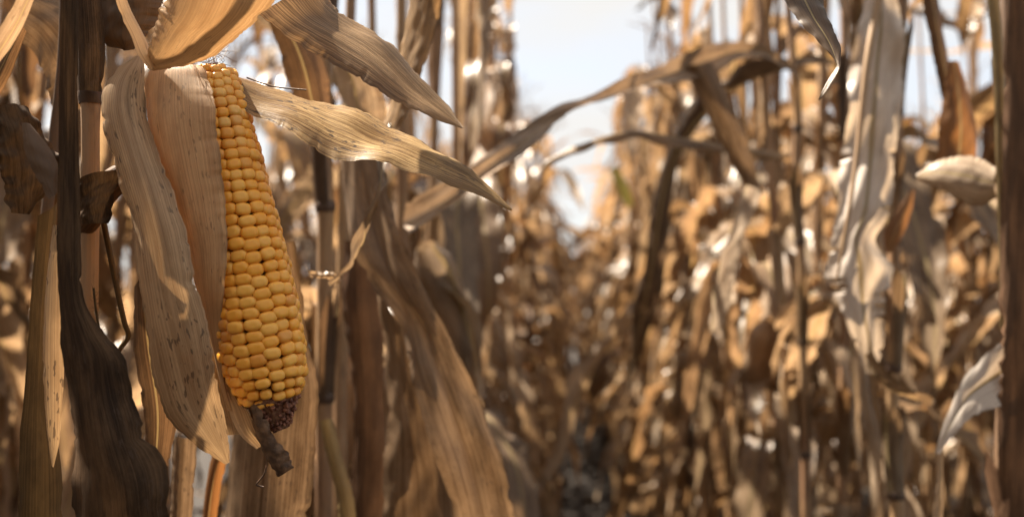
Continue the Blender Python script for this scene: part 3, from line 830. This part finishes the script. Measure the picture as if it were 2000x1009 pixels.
part('silk', tube_geo(cat(np.array([P(x, y, .59) for x, y in [(522, 905), (516, 925), (505, 940), (500, 946), (515, 950)]]), 14), .0006, k=5), M['silk'], ear, RT)

# --- plant 2: at the left edge of the picture
p0 = on_ground(P(78, 700, 0.70))
RT = root_at('corn_plant', p0, 'dark shaded corn plant nearest the camera at the left of the ear', 'corn plant', 'foreground corn plants')
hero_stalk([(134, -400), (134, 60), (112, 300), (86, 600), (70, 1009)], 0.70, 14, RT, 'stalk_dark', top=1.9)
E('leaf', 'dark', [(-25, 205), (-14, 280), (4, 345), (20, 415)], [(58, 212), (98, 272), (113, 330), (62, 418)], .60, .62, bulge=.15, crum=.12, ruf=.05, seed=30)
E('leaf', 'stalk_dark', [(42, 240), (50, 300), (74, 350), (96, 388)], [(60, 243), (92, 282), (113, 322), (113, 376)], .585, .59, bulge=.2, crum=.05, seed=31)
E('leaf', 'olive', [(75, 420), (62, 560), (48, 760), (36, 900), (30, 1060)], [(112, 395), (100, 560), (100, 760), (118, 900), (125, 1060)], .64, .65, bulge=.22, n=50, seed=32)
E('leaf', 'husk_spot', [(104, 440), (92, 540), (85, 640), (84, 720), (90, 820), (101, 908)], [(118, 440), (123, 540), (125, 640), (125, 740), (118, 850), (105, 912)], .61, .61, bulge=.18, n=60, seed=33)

# --- plant 3: the stalk behind the ear
p0 = on_ground(P(635, 700, 1.08))
RT = root_at('corn_plant', p0, 'dry corn plant just behind the ear with a jointed stalk and a broad drooping leaf', 'corn plant', 'foreground corn plants')
hero_stalk([(640, -100), (638, 250), (636, 405), (632, 760)], 1.08, 19, RT, 'stalk', nodes=(P(637, 405, 1.08)[2], P(637, 405, 1.08)[2] + .18, P(637, 780, 1.08)[2]), sheath='leaf3')
crown(RT, 2)
E('leaf', 'greyleaf', [(664, 300), (674, 400), (690, 490), (728, 560), (784, 636), (800, 720), (828, 820), (862, 920), (900, 1060)],
  [(738, 290), (766, 400), (800, 500), (850, 600), (905, 710), (952, 815), (986, 920), (1012, 1060)], [.92, .90, .88, .86, .84, .84, .84], [.90, .88, .86, .85, .85, .85, .86],
  bulge=[.1, .1, .12, .14, .14], fold=[.1, .12, .16, .2, .2], ruf=.02, crum=.06, n=110, m=25, seed=40, fq=4)
E('leaf', 'greyleaf', [(735, 540), (752, 700), (754, 850), (742, 1060)], [(795, 640), (838, 760), (880, 880), (915, 1060)], .95, .93, bulge=.2, fold=.1, crum=.04, seed=47)
E('leaf', 'leaf2', [(640, 70), (650, 130), (668, 210), (680, 300)], [(692, 60), (722, 120), (748, 180), (758, 300)], .95, .93, bulge=.2, crum=.03, seed=41)
E('leaf', 'veined_grey', [(802, -30), (790, 60), (775, 130), (762, 200), (748, 246)], [(868, -30), (850, 60), (825, 140), (802, 205), (778, 258)], .86, .84, bulge=.2, fold=.1, crum=.02, ruf=.015, seed=42)
E('leaf', 'leaf', [(750, 244), (738, 320), (741, 360), (712, 420), (694, 470), (672, 520), (640, 552)], [(776, 256), (757, 325), (752, 368), (730, 420), (700, 478), (684, 520), (645, 562)], [.84, .80, .79, .78], [.84, .79, .80, .78], bulge=.2, crum=.25, ruf=.2, n=80, m=11, seed=43, fq=6)
E('leaf', 'leaf2', [(594, 512), (605, 528), (650, 532), (668, 548)], [(600, 524), (606, 540), (640, 545), (650, 560)], .79, .79, bulge=.2, crum=.3, ruf=.2, n=30, m=9, seed=44)
E('leaf', 'olive_light', [(622, 820), (640, 900), (655, 960), (665, 1060)], [(650, 815), (668, 890), (688, 960), (702, 1060)], .90, .90, bulge=.3, seed=45)
E('leaf', 'rust_dark', [(672, 470), (670, 600), (690, 760), (690, 900), (680, 1060)], [(735, 470), (750, 600), (748, 760), (755, 900), (745, 1060)], 1.0, 1.0, bulge=.25, crum=.03, seed=46)

# --- plant 4: the stalk at the right edge
p0 = on_ground(P(1985, 700, 0.98))
RT = root_at('corn_plant', p0, 'dark corn plant nearest the camera on the right with a thick brown stalk', 'corn plant', 'foreground corn plants')
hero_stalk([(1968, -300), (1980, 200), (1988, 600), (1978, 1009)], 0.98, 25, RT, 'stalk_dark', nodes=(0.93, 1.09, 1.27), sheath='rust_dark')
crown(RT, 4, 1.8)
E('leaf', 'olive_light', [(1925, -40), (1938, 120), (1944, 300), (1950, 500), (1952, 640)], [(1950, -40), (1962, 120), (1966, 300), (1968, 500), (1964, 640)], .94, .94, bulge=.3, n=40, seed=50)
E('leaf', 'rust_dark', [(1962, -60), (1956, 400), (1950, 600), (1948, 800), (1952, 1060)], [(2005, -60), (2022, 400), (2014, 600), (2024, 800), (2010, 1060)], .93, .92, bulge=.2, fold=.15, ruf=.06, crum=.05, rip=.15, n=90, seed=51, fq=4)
E('leaf', 'leaf2', [(1790, 340), (1830, 314), (1880, 303), (1920, 312), (1948, 330)], [(1792, 352), (1832, 368), (1876, 392), (1914, 402), (1948, 385)], [1.0, .99, .98, .97, .95], [1.0, .98, .97, .96, .95], bulge=.3, fold=.08, crum=.012, seed=52)
E('leaf', 'paleleaf', [(1826, 882), (1845, 822), (1880, 742), (1915, 702), (1960, 662)], [(1834, 886), (1862, 850), (1895, 815), (1925, 800), (1955, 792)], .94, .93, bulge=.1, fold=.15, ruf=.03, crum=.012, n=60, seed=53, fq=2)
E('leaf', 'leaf2', [(1826, 870), (1830, 920), (1824, 980), (1815, 1060)], [(1842, 870), (1842, 920), (1842, 980), (1836, 1060)], .94, .94, bulge=.3, crum=.1, seed=54)
E('leaf', 'leaf3', [(1522, -15), (1555, 35), (1590, 74), (1627, 114), (1633, 130), (1613, 163), (1598, 195)],
  [(1602, -15), (1620, 40), (1640, 88), (1642, 118), (1637, 140), (1618, 172), (1601, 197)], [.66, .64, .625, .615, .61], [.66, .635, .62, .61, .61], bulge=[.15, .2, .15, .1], fold=.1, ruf=.03, crum=.03, n=70, m=15, seed=55)

# --- plant 5: the pale ruffled leaf
p0 = on_ground(P(1745, 700, 1.26))
RT = root_at('corn_plant', p0, 'dry corn plant on the right with one long pale ruffled leaf hanging down in sunlight', 'corn plant', 'foreground corn plants')
hero_stalk([(1765, -200), (1752, 200), (1745, 600), (1752, 1009)], 1.26, 14, RT, 'stalk', nodes=(0.92, 1.08, 1.24, 1.41), sheath='leaf')
crown(RT, 5, 1.75)
kl = E('leaf', 'paleleaf', [(1692, -20), (1665, 110), (1652, 240), (1645, 320), (1625, 470), (1610, 535), (1640, 600), (1662, 655), (1692, 728)],
  [(1745, -20), (1766, 70), (1754, 250), (1737, 400), (1712, 470), (1748, 522), (1728, 600), (1726, 680), (1702, 730)], [1.18, 1.16, 1.14, 1.13, 1.12], [1.16, 1.15, 1.14, 1.12, 1.12],
  bulge=.1, ruf=.15, crum=.15, rip=.5, n=180, m=21, seed=60, fq=5)
kl['label'] = 'long pale ruffled leaf hanging down'
part('midrib', tube_geo(cat(np.array([P(x, y, d) for x, y, d in [(1718, -10, 1.15), (1694, 120, 1.13), (1674, 300, 1.115), (1655, 430, 1.10), (1634, 545, 1.10)]]), 30), np.linspace(.005, .0015, 30), k=8), M['stalk'], kl, RT)
E('leaf', 'orange', [(1782, 368), (1752, 408), (1727, 450), (1729, 492)], [(1786, 372), (1780, 412), (1762, 462), (1738, 495)], 1.22, 1.22, bulge=.2, seed=61)
E('leaf', 'orange', [(1852, 120), (1840, 200), (1828, 300), (1832, 345)], [(1872, 120), (1897, 200), (1908, 270), (1902, 345)], 1.15, 1.15, bulge=.2, crum=.03, seed=62)
E('leaf', 'leaf3', [(1795, -30), (1812, 60), (1828, 140), (1845, 215)], [(1828, -30), (1842, 60), (1856, 140), (1860, 220)], 1.2, 1.2, bulge=.3, seed=63)
E('leaf', 'leaf', [(1690, 690), (1720, 740), (1770, 770), (1825, 782)], [(1705, 685), (1735, 730), (1778, 755), (1822, 776)], 1.12, 1.10, bulge=.3, crum=.1, seed=64)

# --- plant 6: arching leaf across the gap of sky
p0 = on_ground(P(1565, 700, 1.62))
RT = root_at('corn_plant', p0, 'dry corn plant right of the aisle whose long leaf arches across the gap of sky', 'corn plant', 'foreground corn plants')
hero_stalk([(1535, -200), (1556, 200), (1565, 600), (1575, 1009)], 1.62, 10, RT, 'stalk', nodes=(0.92, 1.1, 1.27, 1.45), sheath='leaf')
crown(RT, 6, 1.75)
E('leaf', 'arch', [(1560, 135), (1510, 100), (1470, 84), (1430, 82), (1370, 92), (1300, 120), (1230, 150), (1180, 172), (1135, 188), (1085, 208), (1020, 250), (950, 298), (880, 350), (790, 400)],
  [(1556, 150), (1506, 116), (1475, 112), (1438, 118), (1385, 148), (1310, 160), (1235, 180), (1182, 192), (1132, 210), (1085, 245), (1020, 300), (955, 345), (885, 400), (800, 455)],
  [1.58, 1.4, 1.3, 1.2, 1.12, 1.05], [1.58, 1.38, 1.27, 1.18, 1.10, 1.03], bulge=.1, fold=.42, ruf=.14, crum=.10, rip=.14, n=150, m=19, seed=70, fq=4)
E('leaf', 'leaf', [(1052, 335), (1070, 312), (1110, 292), (1180, 268), (1240, 258), (1330, 272), (1430, 284), (1540, 300)], [(1062, 345), (1078, 322), (1112, 306), (1180, 284), (1240, 272), (1330, 290), (1430, 302), (1540, 318)], [1.4, 1.42, 1.5, 1.6], [1.4, 1.4, 1.48, 1.6], bulge=.3, crum=.08, ruf=.1, n=80, m=9, seed=72)
E('leaf', 'leaf2', [(1472, 368), (1440, 450), (1412, 560), (1402, 650)], [(1490, 372), (1458, 455), (1428, 565), (1414, 655)], 1.35, 1.3, bulge=.3, crum=.06, seed=73)
E('leaf', 'greyleaf', [(1335, 130), (1375, 210), (1418, 300), (1460, 375)], [(1390, 122), (1428, 200), (1462, 290), (1485, 372)], 1.4, 1.38, bulge=.25, crum=.03, ruf=.02, seed=74, fq=3)
E('leaf', 'green', [(1192, 330), (1205, 370), (1225, 405)], [(1204, 325), (1228, 365), (1236, 402)], 2.6, 2.6, bulge=.2, n=16, seed=75)

# ------------------------------------------------------------------ rows of generic plants
ROWS = {-3: -1.80, -2: -1.04, -1: -0.28, 1: 0.46, 2: 1.22, 3: 1.98}
ORD = ['first', 'second', 'third', 'fourth', 'fifth', 'sixth', 'seventh', 'eighth', 'ninth', 'tenth', 'eleventh', 'twelfth', 'thirteenth', 'fourteenth', 'fifteenth', 'sixteenth', 'seventeenth', 'eighteenth', 'nineteenth', 'twentieth'] + ['twenty-' + w for w in ('first', 'second', 'third', 'fourth', 'fifth', 'sixth', 'seventh', 'eighth', 'ninth')]
prng = random.Random(11)

def put_hi(x, y, label, group, rz=None, var=None, skip=None):
    k = prng.randrange(NVAR) if var is None else var
    o = empty('corn_plant', (x, y, 0), label, 'corn plant', group,
              (prng.uniform(-0.05, 0.05), prng.uniform(-0.05, 0.05), (prng.choice((0, math.pi)) + prng.gauss(0, 0.3)) if rz is None else rz), prng.uniform(0.95, 1.04))
    for i, (nm, me) in enumerate(HI[k]):
        if nm != 'stalk':
            w4 = np.array((Matrix.Translation(o.location) @ o.rotation_euler.to_matrix().to_4x4() @ Matrix.Diagonal((*o.scale, 1))))
            wv = mesh_v(me) @ w4[:3, :3].T + w4[:3, 3]
            if in_front(wv, 1.2) or shades(wv) or in_gap(wv): continue
        c = bpy.data.objects.new(nm, me); COL.objects.link(c); c.parent = o
    return o

def put_lo(x, y, label, group):
    o = link('corn_plant', prng.choice(LO), None, (x, y, 0))
    o.rotation_euler = (prng.uniform(-0.06, 0.06), prng.uniform(-0.06, 0.06), prng.choice((0, math.pi)) + prng.gauss(0, 0.3))
    s = prng.uniform(0.86, 0.97); o.scale = (s, s, s)
    o['label'] = label; o['category'] = 'corn plant'; o['group'] = group
    return o

NEAR_Y = {-1: 1.25, 1: 1.75, -2: 0.55, 2: 1.75, -3: 1.2, 3: 2.6, -4: 2.2, 4: 3.6}
HI_END = {-1: 4.6, 1: 4.9, -2: 2.6, 2: 4.2, -3: 0, 3: 0, -4: 0, 4: 0}
LO_END = {-1: 9.0, 1: 9.5, -2: 5.5, 2: 7.0, -3: 4.5, 3: 6.5}
side = {-1: 'left', 1: 'right'}
for r, x0 in ROWS.items():
    y = NEAR_Y[r]; k = 0
    while y < LO_END[r]:
        x = x0 + prng.gauss(0, 0.02)
        if y < HI_END[r]:
            if abs(r) == 1:
                lab = 'dry corn plant in the %s aisle row, %s one beyond the big sharp foreground plants' % (side[r], ORD[min(k, 28)])
            else:
                lab = 'dry corn plant in the second row on the %s, %s counted from the camera' % ('left' if r < 0 else 'right', ORD[min(k, 28)])
            put_hi(x, y, lab, 'dry corn plants of the near field')
        else:
            if abs(r) == 1:
                lab = 'small blurred corn plant far down the %s side of the aisle' % side[r]
            else:
                lab = 'blurred corn plant behind the %s aisle row' % ('left' if r < 0 else 'right')
            put_lo(x, y, lab, lab.replace('plant', 'plants').replace('small ', ''))
        y += prng.uniform(0.11, 0.16); k += 1

# the far end of the field reads as one mass
rng = np.random.default_rng(77)
far = [plant_parts(500 + q, False) for q in range(5)]
allp = []
for r in range(-2, 4):
    x0 = 0.09 + (r - 0.5) * 0.755
    y = {True: LO_END.get(r if r < 1 else r, 9)}[True] if r in LO_END else 9.0
    xr = ROWS.get(r if r != 0 else 99, x0)
    if r == 0: continue
    while y < 24:
        for nm, (v, f, a, b), mt in far[int(rng.integers(0, 5))]:
            if nm == 'stalk': pass
            an = rng.choice((0, math.pi)) + rng.normal(0, .3) if nm == 'stalk' else an
            ca, sa = math.cos(an), math.sin(an)
            v2 = np.stack([v[:, 0] * ca - v[:, 1] * sa + xr, v[:, 0] * sa + v[:, 1] * ca + y, v[:, 2]], -1)
            allp.append((nm, (v2, f, a, b), mt))
        y += rng.uniform(0.13, 0.19) * (1.0 if abs(r) <= 2 and y < 14 else 1.6)
ff = link('distant_corn', merged_mesh('distant_corn', allp))
ff['kind'] = 'stuff'; ff['label'] = 'mass of tan dry corn at the far end of the aisle'; ff['category'] = 'corn field'

# the same rows go on beside and behind the camera and shade the foreground
near_ = []
for r in (-3, -2, -1, 1, 2):
    y = -2.6
    end = {-1: 0.3, 1: 0.72, -2: 0.5, 2: 1.6, -3: 1.1, 3: 2.4, -4: 2.0}[r]
    while y < end:
        if not (abs(r) == 1 and y > -0.25 and y < 0) and not (r > 0 and y > -0.9):
            for nm, (v, f, a, b), mt in far[int(rng.integers(0, 5))]:
                an = rng.choice((0, math.pi)) + rng.normal(0, .3) if nm == 'stalk' else an
                ca, sa = math.cos(an), math.sin(an)
                v2 = np.stack([v[:, 0] * ca - v[:, 1] * sa + ROWS[r], v[:, 0] * sa + v[:, 1] * ca + y, v[:, 2]], -1)
                if nm == 'stalk' or not (in_front(v2, 1.5, 120) or shades(v2)): near_.append((nm, (v2, f, a, b), mt))
        y += rng.uniform(0.16, 0.24)
nn_ = link('surrounding_corn', merged_mesh('surrounding_corn', near_))
nn_['kind'] = 'stuff'; nn_['label'] = 'dry corn standing beside and behind the place where the photo was taken'; nn_['category'] = 'corn field'
